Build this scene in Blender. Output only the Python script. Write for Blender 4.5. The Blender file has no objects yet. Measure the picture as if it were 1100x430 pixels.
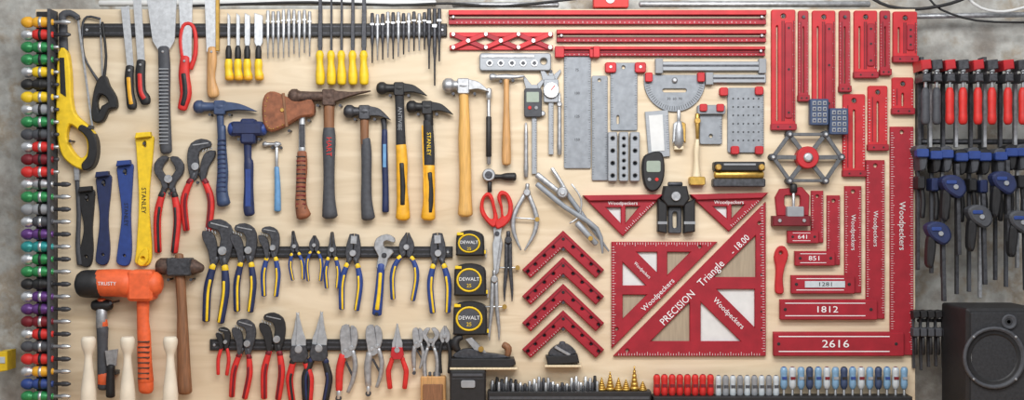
import bpy, math, random, bmesh
from mathutils import Vector, noise
from mathutils.geometry import tessellate_polygon
random.seed(7)
S=0.0025; CX,CY,CZ=550.0,215.0,1.6
CAMD=1440.0; DREF=6.0
def W(x,y,d): return ((x-CX)*S, -d*S, CZ+(CY-y)*S)
scene=bpy.context.scene
COL=scene.collection
# ------------------------------------------------------------ materials
def lin(c):
    r=[]
    for v in c:
        v/=255.0
        r.append(v/12.92 if v<=0.04045 else ((v+0.055)/1.055)**2.4)
    return r
M={}
def mat(key,rgb,rough=0.5,metal=0.0,var=0.12,scale=60,stretch=(1,1,1),bump=0.0,coat=0.0,trans=0.0):
    m=bpy.data.materials.new(key); m.use_nodes=True
    nt=m.node_tree; N=nt.nodes; L=nt.links
    b=N['Principled BSDF']
    b.inputs['Roughness'].default_value=rough
    b.inputs['Metallic'].default_value=metal
    if coat: b.inputs['Coat Weight'].default_value=coat; b.inputs['Coat Roughness'].default_value=.2
    if trans: b.inputs['Transmission Weight'].default_value=trans
    tc=N.new('ShaderNodeTexCoord'); mp=N.new('ShaderNodeMapping'); mp.inputs['Scale'].default_value=stretch
    nz=N.new('ShaderNodeTexNoise'); nz.inputs['Scale'].default_value=scale; nz.inputs['Detail'].default_value=4
    L.new(tc.outputs['Object'],mp.inputs['Vector']); L.new(mp.outputs['Vector'],nz.inputs['Vector'])
    rp=N.new('ShaderNodeValToRGB'); c=lin(rgb)
    rp.color_ramp.elements[0].position=0.3; rp.color_ramp.elements[1].position=0.72
    rp.color_ramp.elements[0].color=[max(0,v*(1-var)) for v in c]+[1]
    rp.color_ramp.elements[1].color=[min(1,v*(1+var)) for v in c]+[1]
    L.new(nz.outputs['Fac'],rp.inputs['Fac']); L.new(rp.outputs['Color'],b.inputs['Base Color'])
    if bump:
        bp=N.new('ShaderNodeBump'); bp.inputs['Strength'].default_value=bump; bp.inputs['Distance'].default_value=0.002
        L.new(nz.outputs['Fac'],bp.inputs['Height']); L.new(bp.outputs['Normal'],b.inputs['Normal'])
    M[key]=m; return m
mat('steel',(172,174,178),0.46,0.75,0.25,90)
mat('bright',(205,208,212),0.36,0.8,0.16,90)
mat('satin',(150,154,160),0.5,0.4,0.12,40,(1,1,12))
mat('greyalu',(138,143,150),0.55,0.3,0.14,60)
mat('dsteel',(74,75,80),0.5,0.6,0.35,120,bump=0.1)
mat('rust',(88,70,62),0.65,0.4,0.4,120,bump=0.2)
mat('black',(26,26,29),0.55,0,0.35,80)
mat('rubber',(40,41,45),0.75,0,0.3,150,bump=0.15)
mat('charcoal',(66,68,74),0.65,0,0.2,100)
mat('hubgrey',(94,96,100),0.55,0.25,0.2,100)
mat('red',(152,26,42),0.52,0.15,0.16,25)
mat('redb',(180,34,42),0.5,0.15,0.16,25)
mat('maroon',(112,24,36),0.55,0.2,0.15,30)
mat('redrub',(198,40,36),0.55,0,0.15,60)
mat('yellow',(228,192,34),0.5,0,0.12,60)
mat('amber',(222,164,38),0.5,0,0.15,60)
mat('blue',(36,62,128),0.5,0,0.15,60)
mat('navy',(28,40,80),0.55,0,0.2,60)
mat('steelblue',(56,72,104),0.5,0.1,0.2,60)
mat('sky',(96,144,188),0.5,0,0.15,60)
mat('orange',(224,98,52),0.55,0,0.14,60)
mat('wood',(192,146,94),0.5,0,0.22,40,(6,6,0.6),bump=0.05)
mat('honey',(208,162,90),0.5,0,0.18,40,(6,6,0.6))
mat('brownwood',(128,88,60),0.6,0,0.3,40,(6,6,0.6),bump=0.1)
mat('palewood',(214,198,168),0.55,0,0.12,40,(5,5,0.7))
mat('taupe',(158,144,124),0.6,0,0.12,30,(6,6,0.6))
mat('leather',(134,82,56),0.7,0,0.3,70,bump=0.3)
mat('white',(226,227,229),0.5,0,0.04,40)
mat('offwhite',(208,209,209),0.5,0,0.06,40)
mat('cream',(218,208,190),0.6,0,0.08,30)
mat('grey',(140,143,148),0.5,0,0.1,50)
mat('brass',(190,154,84),0.4,0.8,0.15,80)
mat('gold',(198,162,84),0.4,0.8,0.2,80)
mat('green',(46,136,78),0.4,0.3,0.2,80,coat=0.2)
mat('teal',(40,140,140),0.4,0.3,0.2,80,coat=0.2)
mat('purple',(92,52,120),0.4,0.3,0.2,80,coat=0.2)
mat('clearblue',(118,156,188),0.3,0,0.12,80,coat=0.3)
mat('clear',(186,194,200),0.3,0,0.08,80,coat=0.3)
mat('lcd',(150,162,150),0.25,0,0.05,80,coat=0.4)
mat('cable',(30,30,32),0.6,0,0.2,50)
# ------------------------------------------------------------ 2-D helpers
def cr(pts,n=4,closed=True):
    out=[];k=len(pts)
    rng=range(k) if closed else range(k-1)
    for i in rng:
        if closed: p=[pts[(i+j-1)%k] for j in range(4)]
        else: p=[pts[max(0,min(k-1,i+j-1))] for j in range(4)]
        for s in range(n):
            t=s/n
            out.append(tuple(0.5*((2*b)+(c-a)*t+(2*a-5*b+4*c-d)*t*t+(3*b-a-3*c+d)*t**3) for a,b,c,d in zip(*p)))
    if not closed: out.append(tuple(pts[-1]))
    return out
def rect(x0,y0,x1,y1): return [(x0,y0),(x1,y0),(x1,y1),(x0,y1)]
def circ(x,y,r,n=16,ry=None):
    ry=r if ry is None else ry
    return [(x+r*math.cos(2*math.pi*i/n),y+ry*math.sin(2*math.pi*i/n)) for i in range(n)]
def rr(x0,y0,x1,y1,r,n=4):
    out=[]
    for cx,cy,a0 in ((x1-r,y1-r,0),(x0+r,y1-r,90),(x0+r,y0+r,180),(x1-r,y0+r,270)):
        for i in range(n+1):
            a=math.radians(a0+90*i/n); out.append((cx+r*math.cos(a),cy+r*math.sin(a)))
    return out
def slot(xa,ya,xb,yb,r,n=5):
    a=math.atan2(yb-ya,xb-xa); out=[]
    for i in range(n+1):
        t=a-math.pi/2+math.pi*i/n; out.append((xb+r*math.cos(t),yb+r*math.sin(t)))
    for i in range(n+1):
        t=a+math.pi/2+math.pi*i/n; out.append((xa+r*math.cos(t),ya+r*math.sin(t)))
    return out
def barpts(xa,ya,xb,yb,wa,wb=None):
    wb=wa if wb is None else wb
    dx,dy=xb-xa,yb-ya; l=math.hypot(dx,dy) or 1; nx,ny=-dy/l,dx/l
    return [(xa+nx*wa/2,ya+ny*wa/2),(xb+nx*wb/2,yb+ny*wb/2),(xb-nx*wb/2,yb-ny*wb/2),(xa-nx*wa/2,ya-ny*wa/2)]
def sarea(l): return sum(l[i][0]*l[(i+1)%len(l)][1]-l[(i+1)%len(l)][0]*l[i][1] for i in range(len(l)))/2
def offs(l,b):
    if sarea(l)<0: sg=-1
    else: sg=1
    n=len(l); out=[]
    for i in range(n):
        p,c,q=l[i-1],l[i],l[(i+1)%n]
        def nr(a,bb):
            dx,dy=bb[0]-a[0],bb[1]-a[1]; L=math.hypot(dx,dy) or 1e-6
            return (-dy/L*sg,dx/L*sg)
        n1,n2=nr(p,c),nr(c,q); mx,my=n1[0]+n2[0],n1[1]+n2[1]; L=math.hypot(mx,my)
        if L<1e-3: out.append(c); continue
        mx/=L;my/=L; k=max(0.45,mx*n1[0]+my*n1[1])
        out.append((c[0]+mx*b/k,c[1]+my*b/k))
    return out
TXC={}
def textmesh(body):
    if body in TXC: return TXC[body]
    cu=bpy.data.curves.new('t','FONT'); cu.body=body; cu.size=1; cu.extrude=0.02; cu.align_x='CENTER'; cu.align_y='CENTER'; cu.resolution_u=2
    ob=bpy.data.objects.new('t',cu); COL.objects.link(ob)
    dg=bpy.context.evaluated_depsgraph_get(); me=ob.evaluated_get(dg).to_mesh()
    v=[tuple(x.co) for x in me.vertices]; f=[tuple(p.vertices) for p in me.polygons]
    ob.evaluated_get(dg).to_mesh_clear()
    bpy.data.objects.remove(ob); bpy.data.curves.remove(cu)
    TXC[body]=(v,f); return TXC[body]
class O:
    def __init__(s,name,ox=0,oy=0,rot=0,sc=1,mx=1,dd=0,comp=None):
        s.name=name;s.ox=ox;s.oy=oy;s.a=math.radians(rot);s.sc=sc;s.mx=mx;s.dd=dd;s.comp=comp
        s.V=[];s.F=[];s.MI=[];s.SM=[];s.mats=[]
    def p(s,x,y):
        x*=s.mx*s.sc;y*=s.sc; c,q=math.cos(s.a),math.sin(s.a)
        X,Y=s.ox+x*c-y*q, s.oy+x*q+y*c
        if s.comp is not None:
            k=(CAMD+DREF-s.comp)/CAMD; X=CX+(X-CX)*k; Y=CY+(Y-CY)*k
        return X,Y
    def v(s,x,y,d):
        X,Y=s.p(x,y); s.V.append(W(X,Y,d+s.dd)); return len(s.V)-1
    def f(s,idx,m,sm=False):
        if m not in s.mats: s.mats.append(m)
        s.F.append(tuple(idx)); s.MI.append(s.mats.index(m)); s.SM.append(sm)
    def P(s,pts,d0,d1,m,bev=0.6,holes=(),mf=None):
        loops=[list(pts)]+[list(h) for h in holes]
        top=[offs(loops[0],bev)]+[offs(h,-bev) for h in loops[1:]] if bev>0 else loops
        idx0=[[s.v(x,y,d0) for x,y in l] for l in loops]
        idx1=[[s.v(x,y,d1-max(bev,0)) for x,y in l] for l in loops]
        idx2=[[s.v(x,y,d1) for x,y in l] for l in top] if bev>0 else idx1
        for a,b in ((idx0,idx1),(idx1,idx2)):
            if a is b: continue
            for la,lb in zip(a,b):
                n=len(la)
                for i in range(n): s.f((la[i],la[(i+1)%n],lb[(i+1)%n],lb[i]),m)
        if len(loops)==1 and len(pts)==4:
            s.f(idx0[0],m); s.f(idx2[0],mf or m); return
        t=tessellate_polygon([[Vector((x,y,0)) for x,y in l] for l in loops])
        f0=[i for l in idx0 for i in l]
        for tr in t: s.f([f0[i] for i in tr],m)
        f2=[i for l in idx2 for i in l]
        t2=tessellate_polygon([[Vector((x,y,0)) for x,y in l] for l in top]) if bev>0 else t
        for tr in t2: s.f([f2[i] for i in tr],mf or m)
    def B(s,x0,y0,x1,y1,d0,d1,m,bev=0.5): s.P(rect(x0,y0,x1,y1),d0,d1,m,bev)
    def bar(s,xa,ya,xb,yb,w,d0,d1,m,wb=None,bev=0.4): s.P(barpts(xa,ya,xb,yb,w,wb),d0,d1,m,bev)
    def C(s,x,y,r,d0,d1,m,n=14,bev=0.4): s.P(circ(x,y,r,n),d0,d1,m,bev)
    def T(s,path,d,m,flat=1.0,n=10,sm=3,cap=True):
        pts=[tuple(p) for p in path]
        if sm>1 and len(pts)>2: pts=cr(pts,sm,False)
        def un(a,b):
            dx,dy=b[0]-a[0],b[1]-a[1]; l=math.hypot(dx,dy) or 1e-6; return dx/l,dy/l
        if cap:
            u=un(pts[0],pts[1]); r=pts[0][2]; w=un(pts[-2],pts[-1]); q=pts[-1][2]
            pts=[(pts[0][0]-u[0]*r*.4,pts[0][1]-u[1]*r*.4,r*.45),(pts[0][0]-u[0]*r*.25,pts[0][1]-u[1]*r*.25,r*.8)]+pts+[(pts[-1][0]+w[0]*q*.25,pts[-1][1]+w[1]*q*.25,q*.8),(pts[-1][0]+w[0]*q*.4,pts[-1][1]+w[1]*q*.4,q*.45)]
        rings=[];k=len(pts)
        for i,p in enumerate(pts):
            u=un(pts[max(0,i-1)],pts[min(k-1,i+1)])
            rings.append([s.v(p[0]-u[1]*p[2]*math.cos(t),p[1]+u[0]*p[2]*math.cos(t),d+p[2]*s.sc*flat*math.sin(t)) for t in [2*math.pi*j/n for j in range(n)]])
        for a,b in zip(rings,rings[1:]):
            for j in range(n): s.f((a[j],a[(j+1)%n],b[(j+1)%n],b[j]),m,True)
        s.f(rings[0],m); s.f(rings[-1],m)
    def LD(s,x,y,prof,m,n=20,ms=None):   # lathe around the depth axis, prof=(r,d)
        rings=[[s.v(x+r*math.cos(2*math.pi*j/n),y+r*math.sin(2*math.pi*j/n),d) for j in range(n)] for r,d in prof]
        for i,(a,b) in enumerate(zip(rings,rings[1:])):
            for j in range(n): s.f((a[j],a[(j+1)%n],b[(j+1)%n],b[j]),ms[i] if ms else m,True)
        s.f(rings[0],ms[0] if ms else m); s.f(rings[-1],ms[-1] if ms else m)
    def X(s,body,x,y,size,d,m,rot=0,sx=1.0):
        V,F=textmesh(body); a=math.radians(rot); c,q=math.cos(a),math.sin(a); base=len(s.V)
        for vx,vy,vz in V:
            lx,ly=vx*size*sx,-vy*size
            s.v(x+lx*c-ly*q,y+lx*q+ly*c,d+vz*6)
        for f in F: s.f([base+i for i in f],m)
    def ticks(s,xa,ya,xb,yb,step,ln,d,m,w=0.5):
        L=math.hypot(xb-xa,yb-ya); n=int(L/step); ux,uy=(xb-xa)/L,(yb-ya)/L; nx,ny=-uy,ux
        for i in range(1,n):
            l=ln if i%4==0 else ln*.6
            x,y=xa+ux*i*step,ya+uy*i*step
            q=barpts(x,y,x+nx*l,y+ny*l,w)
            s.f([s.v(a,b,d) for a,b in q],m)
    def done(s):
        me=bpy.data.meshes.new(s.name)
        c=[sum(v[i] for v in s.V)/len(s.V) for i in range(3)]
        me.from_pydata([(v[0]-c[0],v[1]-c[1],v[2]-c[2]) for v in s.V],[],s.F)
        for k in s.mats: me.materials.append(M[k])
        me.polygons.foreach_set('material_index',s.MI); me.polygons.foreach_set('use_smooth',s.SM)
        bm=bmesh.new(); bm.from_mesh(me); bmesh.ops.recalc_face_normals(bm,faces=bm.faces); bm.to_mesh(me); bm.free()
        ob=bpy.data.objects.new(s.name,me); ob.location=c; COL.objects.link(ob); return ob
HK=O('tool_pegs')
def peg(x,y,l=12): HK.LD(x,y,[(1.1,0),(1.1,l),(1.7,l),(1.7,l+1)],'dsteel',8)
# ------------------------------------------------------------ room
def stone_mat():
    m=bpy.data.materials.new('rough_concrete'); m.use_nodes=True; nt=m.node_tree;N=nt.nodes;L=nt.links;b=N['Principled BSDF']
    b.inputs['Roughness'].default_value=0.9
    tc=N.new('ShaderNodeTexCoord')
    n1=N.new('ShaderNodeTexNoise'); n1.inputs['Scale'].default_value=4; n1.inputs['Detail'].default_value=7; n1.inputs['Roughness'].default_value=.6
    n2=N.new('ShaderNodeTexNoise'); n2.inputs['Scale'].default_value=30; n2.inputs['Detail'].default_value=6
    r=N.new('ShaderNodeValToRGB'); e=r.color_ramp.elements
    e[0].position=.3;e[0].color=lin((120,112,104))+[1]; e[1].position=.72;e[1].color=lin((200,201,197))+[1]
    for pos,c in ((.4,(146,142,136)),(.48,(170,170,166)),(.54,(154,144,130)),(.6,(186,187,184))):
        x=e.new(pos); x.color=lin(c)+[1]
    mx=N.new('ShaderNodeMixRGB'); mx.blend_type='OVERLAY'; mx.inputs[0].default_value=.45
    L.new(tc.outputs['Object'],n1.inputs['Vector']); L.new(tc.outputs['Object'],n2.inputs['Vector'])
    L.new(n1.outputs['Fac'],r.inputs['Fac']); L.new(r.outputs['Color'],mx.inputs[1]); L.new(n2.outputs['Fac'],mx.inputs[2])
    L.new(mx.outputs[0],b.inputs['Base Color'])
    bp=N.new('ShaderNodeBump'); bp.inputs['Strength'].default_value=.6; bp.inputs['Distance'].default_value=.008
    L.new(n2.outputs['Fac'],bp.inputs['Height']); L.new(bp.outputs['Normal'],b.inputs['Normal'])
    M['stone']=m
stone_mat()
def ply_mat():
    m=bpy.data.materials.new('birch_plywood'); m.use_nodes=True; nt=m.node_tree;N=nt.nodes;L=nt.links;b=N['Principled BSDF']
    b.inputs['Roughness'].default_value=0.5
    tc=N.new('ShaderNodeTexCoord'); mp=N.new('ShaderNodeMapping'); mp.inputs['Scale'].default_value=(.9,1,7)
    n1=N.new('ShaderNodeTexNoise'); n1.inputs['Scale'].default_value=3.0; n1.inputs['Detail'].default_value=7; n1.inputs['Distortion'].default_value=1.4
    n2=N.new('ShaderNodeTexNoise'); n2.inputs['Scale'].default_value=2.2; n2.inputs['Detail'].default_value=3
    r=N.new('ShaderNodeValToRGB'); e=r.color_ramp.elements
    e[0].position=.3;e[0].color=lin((204,184,154))+[1]; e[1].position=.7;e[1].color=lin((226,210,184))+[1]
    r2=N.new('ShaderNodeValToRGB'); r2.color_ramp.elements[0].position=.35; r2.color_ramp.elements[0].color=(.9,.89,.88,1); r2.color_ramp.elements[1].position=.6; r2.color_ramp.elements[1].color=(1,1,1,1)
    mx=N.new('ShaderNodeMixRGB'); mx.blend_type='MULTIPLY'; mx.inputs[0].default_value=1
    L.new(tc.outputs['Object'],mp.inputs['Vector']); L.new(mp.outputs['Vector'],n1.inputs['Vector']); L.new(tc.outputs['Object'],n2.inputs['Vector'])
    L.new(n1.outputs['Fac'],r.inputs['Fac']); L.new(n2.outputs['Fac'],r2.inputs['Fac']); L.new(r.outputs['Color'],mx.inputs[1]); L.new(r2.outputs['Color'],mx.inputs[2]); L.new(mx.outputs[0],b.inputs['Base Color'])
    M['ply']=m
ply_mat()
def grid_wall():
    nx,nz=260,160; x0,x1,z0,z1=-2.6,2.6,0.0,2.9
    V=[];F=[]
    for j in range(nz+1):
        for i in range(nx+1):
            x=x0+(x1-x0)*i/nx; z=z0+(z1-z0)*j/nz
            h=noise.fractal(Vector((x*2.6,z*2.8,1.3)),1.0,2.1,5)*0.018
            c=noise.voronoi(Vector((x*3.2+noise.noise(Vector((x*3,z*3,5)))*.6,z*5.0,0)))[0]; h+=min(.014,(c[1]-c[0])*0.05)
            V.append((x,max(.056,0.11-h),z))
    for j in range(nz):
        for i in range(nx):
            a=j*(nx+1)+i; F.append((a,a+1,a+nx+2,a+nx+1))
    n=len(V)
    V+=[(x0,0.2,z0),(x1,0.2,z0),(x1,0.2,z1),(x0,0.2,z1)]; F.append((n,n+3,n+2,n+1))
    me=bpy.data.meshes.new('wall_back'); me.from_pydata(V,[],F); me.materials.append(M['stone'])
    for p in me.polygons: p.use_smooth=True
    COL.objects.link(bpy.data.objects.new('wall_back',me))
grid_wall()
mat('concrete',(120,118,114),0.85,0,0.15,6,bump=0.2)
fl=O('floor'); fl.V=[(-2.6,.2,0),(2.6,.2,0),(2.6,-4.5,0),(-2.6,-4.5,0),(-2.6,.2,-.1),(2.6,.2,-.1),(2.6,-4.5,-.1),(-2.6,-4.5,-.1)]
for q in ((0,1,2,3),(4,5,6,7),(0,1,5,4),(1,2,6,5),(2,3,7,6),(3,0,4,7)): fl.f(q,'concrete')
fl.done()
YB=486
o=O('plywood_tool_board'); o.B(36,9,985,YB,-8,0,'ply',.4)
for y in (60,240,430): o.B(40,y,975,y+16,-20,-8,'palewood')
o.done()
o=O('workbench')
o.B(-30,YB,1150,YB+18,-18,270,'wood',1)
zf=(CZ/S)+CY
for x in (0,540,1090):
    for d0 in (-10,225): o.B(x,YB+18,x+30,zf,d0,d0+30,'wood',1)
o.B(0,YB+22,1120,YB+55,215,228,'wood',1)
o.done()
# cables
o=O('power_cable'); o.T([(936,-6,1.8),(958,5,1.8),(990,8,1.8),(1025,2,1.8),(1050,-8,1.8)],-6,'cable')
o.T([(1000,-8,1.2),(1016,8,1.2),(1055,20,1.2),(1110,22,1.2)],-10,'cable'); o.T([(1042,-8,1.6),(1060,6,1.6),(1085,10,1.6),(1112,4,1.6)],-12,'offwhite'); o.done()
o=O('power_cable'); o.T([(200,4,1.4),(250,2,1.4),(330,0,1.6),(420,3,1.4),(480,1,1.4),(540,4,1.4),(620,-4,1.4)],-12,'cable'); o.done()
o=O('conduit_pipe'); o.T([(100,0,3.5),(300,-1,3.5),(466,0,3.5)],-18,'offwhite'); o.T([(486,2,3),(600,2,3)],-16,'steel'); o.T([(690,1,3.4),(940,1,3.4)],-18,'steel'); o.T([(990,14,3),(1115,12,3)],-20,'steel'); o.done()
o=O('junction_box'); o.P(rr(638,-12,676,7,2),-20,0,'redrub'); o.C(656,-2,5,0,1,'white'); o.done()
# ------------------------------------------------------------ magnetic bars
for (x0,y0,x1,y1) in ((88,25,480,39),(225,265,486,277),(225,365,486,377)):
    o=O('magnetic_tool_bar'); o.B(x0,y0,x1,y1,0,5,'black',.8); o.B(x0+3,y0+2.5,x1-3,y0+4.5,4.5,5.4,'dsteel',.2); o.B(x0+3,y1-4.5,x1-3,y1-2.5,4.5,5.4,'dsteel',.2)
    for x in (x0+5,x1-5): o.C(x,(y0+y1)/2,1.6,5,6,'steel')
    o.done()
# ------------------------------------------------------------ left driver rack
o=O('screwdriver_rack'); o.B(57,12,60,444,0,25,'charcoal'); o.B(38,12,60,444,0,3,'black'); o.done()
cols=['amber','redrub','green','green','yellow','black','yellow','grey','green','charcoal','redrub','maroon','redrub','steel','green','grey','charcoal','purple','teal','green','green','black','purple','purple','maroon','redrub','charcoal','redrub','amber','blue','green']
y=24
for i,c in enumerate(cols):
    o=O('screwdriver',comp=17); r=5.9
    o.T([(25,y,4.2),(28,y,r),(33,y,r),(35,y,4.4),(38,y,4.0)],18,'bright' if i%3==1 else c,n=12,sm=2)
    o.T([(36,y,4.2),(40,y,r),(50,y,r-.4),(55,y,3.8),(57,y,3.4)],18,c,n=12,sm=2); o.T([(43,y,r*1.03),(46,y,r*1.02)],18,'black' if i%2 else 'bright',sm=1,n=12,cap=False)
    o.T([(57,y,2.0),(66,y,2.0),(67,y,2.8),(73,y,2.6),(76,y,1.2)] if y>186 or y<44 else [(57,y,2.0),(63,y,2.0)],18,'dsteel' if i%2 else 'bright',sm=1,n=8)
    o.done(); y+=13.4
# ------------------------------------------------------------ saws
o=O('hacksaw',comp=12)
o.T([(66,24,4),(65,16,4.4),(73,13,3.4),(82,18,3)],6,'charcoal',.7)
o.T([(66,22,4.6),(66,40,4.8),(67,58,4.8)],6,'charcoal',.7)
o.P(cr([(62,56),(71,54),(75,78),(76,104),(80,122),(93,134),(102,146),(103,166),(98,180),(86,182),(72,174),(64,162),(60,138),(60,100)],3),2,12,'yellow',1.5,[cr([(74,134),(83,139),(92,149),(93,164),(86,170),(77,162),(71,148)],3)])
o.P(cr([(88,134),(99,141),(104,152),(104,168),(99,180),(90,183),(88,176),(94,168),(95,153),(90,144),(84,139)],3),1,14,'black',1.2)
o.P([(64,62),(69,62),(71,104),(65,100)],11,13,'black',.3)
o.bar(82,18,98,138,2.4,7,8.2,'steel'); o.C(82,19,2.4,5,11,'dsteel'); o.C(97,137,2.4,5,14,'dsteel'); o.done(); peg(78,152,14)
o=O('coping_saw')
o.T([(108,90,2.2),(102,82,1.5),(90,60,1.3),(88,30,1.3),(93,18,1.3),(107,20,1.3)],5,'dsteel')
o.bar(107,19,110,90,1.6,4,5,'steel'); o.T([(110,24,1.4),(114,60,1.4),(111,88,2)],6,'black')
o.P(cr([(107,84),(114,82),(118,92),(125,104),(126,116),(118,118),(112,130),(103,132),(99,124),(101,100)],3),2,10,'black',1.5,[cr([(108,102),(114,104),(117,110),(110,114),(107,120),(105,110)],2)])
o.done()
def knife(name,blade,hpts,m1,m2,bm='bright',d=6):
    o=O(name); o.P(blade,d,d+1.2,bm,.3)
    o.T(hpts,d+1,m1,.6,12); 
    if m2: o.T([(x,y,r*.55) for x,y,r in hpts[1:-1]],d+1+hpts[1][2]*.35,m2,.6,8)
    o.C(hpts[0][0],hpts[0][1]+4,1.4,d,d+hpts[0][2]*.6+2.2,'steel'); return o
o=knife('drywall_saw',[(130,8),(139,6),(144,74),(137,75)],[(140,72,4.5),(139,84,5),(140,100,4.6),(142,112,5.6),(142,116,5)],'black','amber'); o.done()
o=knife('pruning_saw',[(143,0),(152,0),(156,68),(148,68)],[(152,66,5),(151,80,5.4),(152,98,5.2),(156,106,6),(157,111,5)],'black','redrub'); o.done()
o=knife('pull_saw',[(158,0),(190,0),(188,44),(182,54),(170,54),(164,44)],[(176,52,6),(177,75,6.5),(177,110,6.2),(178,150,6.8),(179,163,6.2)],'charcoal',None)
for i in range(22): o.B(172,74+i*3.8,182,75.4+i*3.8,9,11.8,'grey',.2)
o.done()
o=knife('folding_saw',[(192,0),(207,0),(206,66),(200,70),(195,60)],[(199,62,5),(198,80,6),(200,100,6.4),(197,113,5.5),(196,117,5)],'redrub','black')
o.T([(196,62,1.8),(194,44,1.8),(197,28,2.0),(205,26,2.0),(210,36,2.2),(210,58,2.6),(205,74,2.6)],7,'redrub',.7); o.done()
o=knife('dovetail_saw',[(220,0),(234,0),(234,56),(222,56)],[(228,52,4.5),(228,66,5.2),(227,84,4.4),(229,98,6.4),(230,103,6)],'wood',None); o.B(232,0,236,55,5,9,'brass'); o.done()
for i,(x,w) in enumerate(((246,3),(256,4),(266,6),(278,9))):
    o=O('wood_chisel',dd=5); o.P([(x-w/2,14),(x+w/2,17),(x+w/2,46),(x+1.6,52),(x-1.6,52),(x-w/2,46)],1,3,'bright',.5)
    o.T([(x,50,2.2),(x,55,3.4),(x,64,3.2)],3,'black'); o.T([(x,64,3.4),(x,69,4.4),(x,76,4.0),(x+1,82,5)],3,'yellow'); o.T([(x+1,82,4.9),(x+1,85,4.9)],3,'amber',sm=1); o.done()
# punches
def punch(x,y0,y1,r,m='dsteel',name='pin_punch'):
    o=O(name,dd=5); L=y1-y0
    o.T([(x,y0,r),(x,y0+L*.5,r),(x,y0+L*.58,r*.9),(x,y0+L*.66,r*.55),(x,y1,r*.4)],r+.2,m,n=8,sm=1); o.B(x-r-.2,y0+L*.2,x+r+.2,y0+L*.24,.3,2*r+.4,'bright',.1); o.done()
xs=[288+i*5.6 for i in range(9)]
for i,x in enumerate(xs): punch(x,11+random.random()*3,62-i*0.9+random.random()*6,1.8,'steel' if i%3 else 'bright')
for i in range(11): punch(400+i*5.6,13+random.random()*3,66-i*1.5+random.random()*4,1.9,'steel' if i%2 else 'dsteel')
for x,y1 in ((461,74),(467,92),(472,66)): punch(x,10,y1,2.1,'dsteel')
for i,x in enumerate((344,356,367,379,391)):
    o=O('hand_file',dd=5); w=[5,2.6,3,4.4,5.4][i]
    o.P([(x-w*.3,-6),(x+w*.3,-6),(x+w/2,10),(x+w/2,50),(x+1.2,58),(x-1.2,58),(x-w/2,50)],1,3,'dsteel',.5)
    for k in range(12): o.bar(x-w/2+.3,5.4+k*3.6,x+w/2-.3,4+k*3.6,.35,2.9,3.1,'charcoal',bev=0)
    o.T([(x,56,3.2),(x,60,4.4),(x,67,3.5),(x+.5,80,5),(x+.5,90,4.6)],4.5,'yellow'); o.done()
# ------------------------------------------------------------ hammers
def hammer(name,hx,hy,xl,xr,R,hm,segs,drop=8,sl=0):
    o=O(name); d=R+2
    o.T([(xl,hy+sl,R*.86),(xl+1.5,hy+sl,R),(xl+R*.9,hy+sl,R),(xl+R*1.3,hy+sl*.8,R*.72),(hx-R*.9,hy+sl*.3,R*.66),(hx,hy,R*.8),(hx+R*.8,hy,R*.66)],d,hm,1,14,2)
    o.T([(xl-.4,hy+sl,R*.7),(xl+1,hy+sl,R*.9)],d,'steel',1,14,1)
    for dz in (-1,1):
        c=cr([(hx+R*.2,hy-R*.75),(hx+R*1.3,hy-R*.7),((hx+xr)/2+R*.5,hy-R*.5+drop*.15),(xr,hy+drop-1),(xr-.5,hy+drop),((hx+xr)/2+R*.3,hy+R*.2+drop*.4),(hx+R*.9,hy+R*.7),(hx+R*.2,hy+R*.8)],3)
        a=d+dz*R*.12; b=d+dz*R*.62; o.P(c,min(a,b),max(a,b),hm,.6)
    o.P(rr(hx-R*.85,hy-R*.95,hx+R*.85,hy+R*1.25,2),d-R*.7,d+R*.7,hm,1)
    for m,fl,pts in segs: o.T(pts,d,m,fl,12)
    peg(hx-R*1.4,hy+R*1.25,2*R); peg(hx+R*1.6,hy+R*1.25,2*R)
    return o,d
o,d=hammer('claw_hammer',237,115,211,275,7,'steelblue',[('steelblue',.6,[(237,118,4),(238,150,3.6),(238,160,3.8)]),('steelblue',.75,[(239,136,4.2),(239,160,5),(240,185,6),(239,205,6.4),(241,219,7.4)])],5)
for i in range(12): o.B(235,150+i*5,244,151.2+i*5,d+3,d+5,'navy',.1)
o.done()
o=O('drilling_hammer'); o.P(rr(250,131,284,146,3),2,18,'navy',2.5); o.T([(249,139,7.6),(254,139,7.8)],10,'blue',sm=1,n=14); o.T([(281,139,6.8),(285,139,6.8)],10,'blue',sm=1,n=14)
o.P(rr(260,128,276,155,3),3,17,'navy',2)
o.T([(267,150,4.6),(267,170,4),(268,176,5.2),(268,200,5),(268,222,6),(269,230,5.6)],10,'navy',.75,12); o.B(265,182,271,222,13,14.6,'blue',.4); o.done(); peg(258,150,14); peg(280,150,14)
o,d=hammer('tack_hammer',297,155,283,302,3,'steel',[('bright',.7,[(297,157,1.8),(297,182,1.8)]),('sky',.8,[(297,180,2.6),(298,200,3.2),(298,226,3.8)])],1); o.done()
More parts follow.
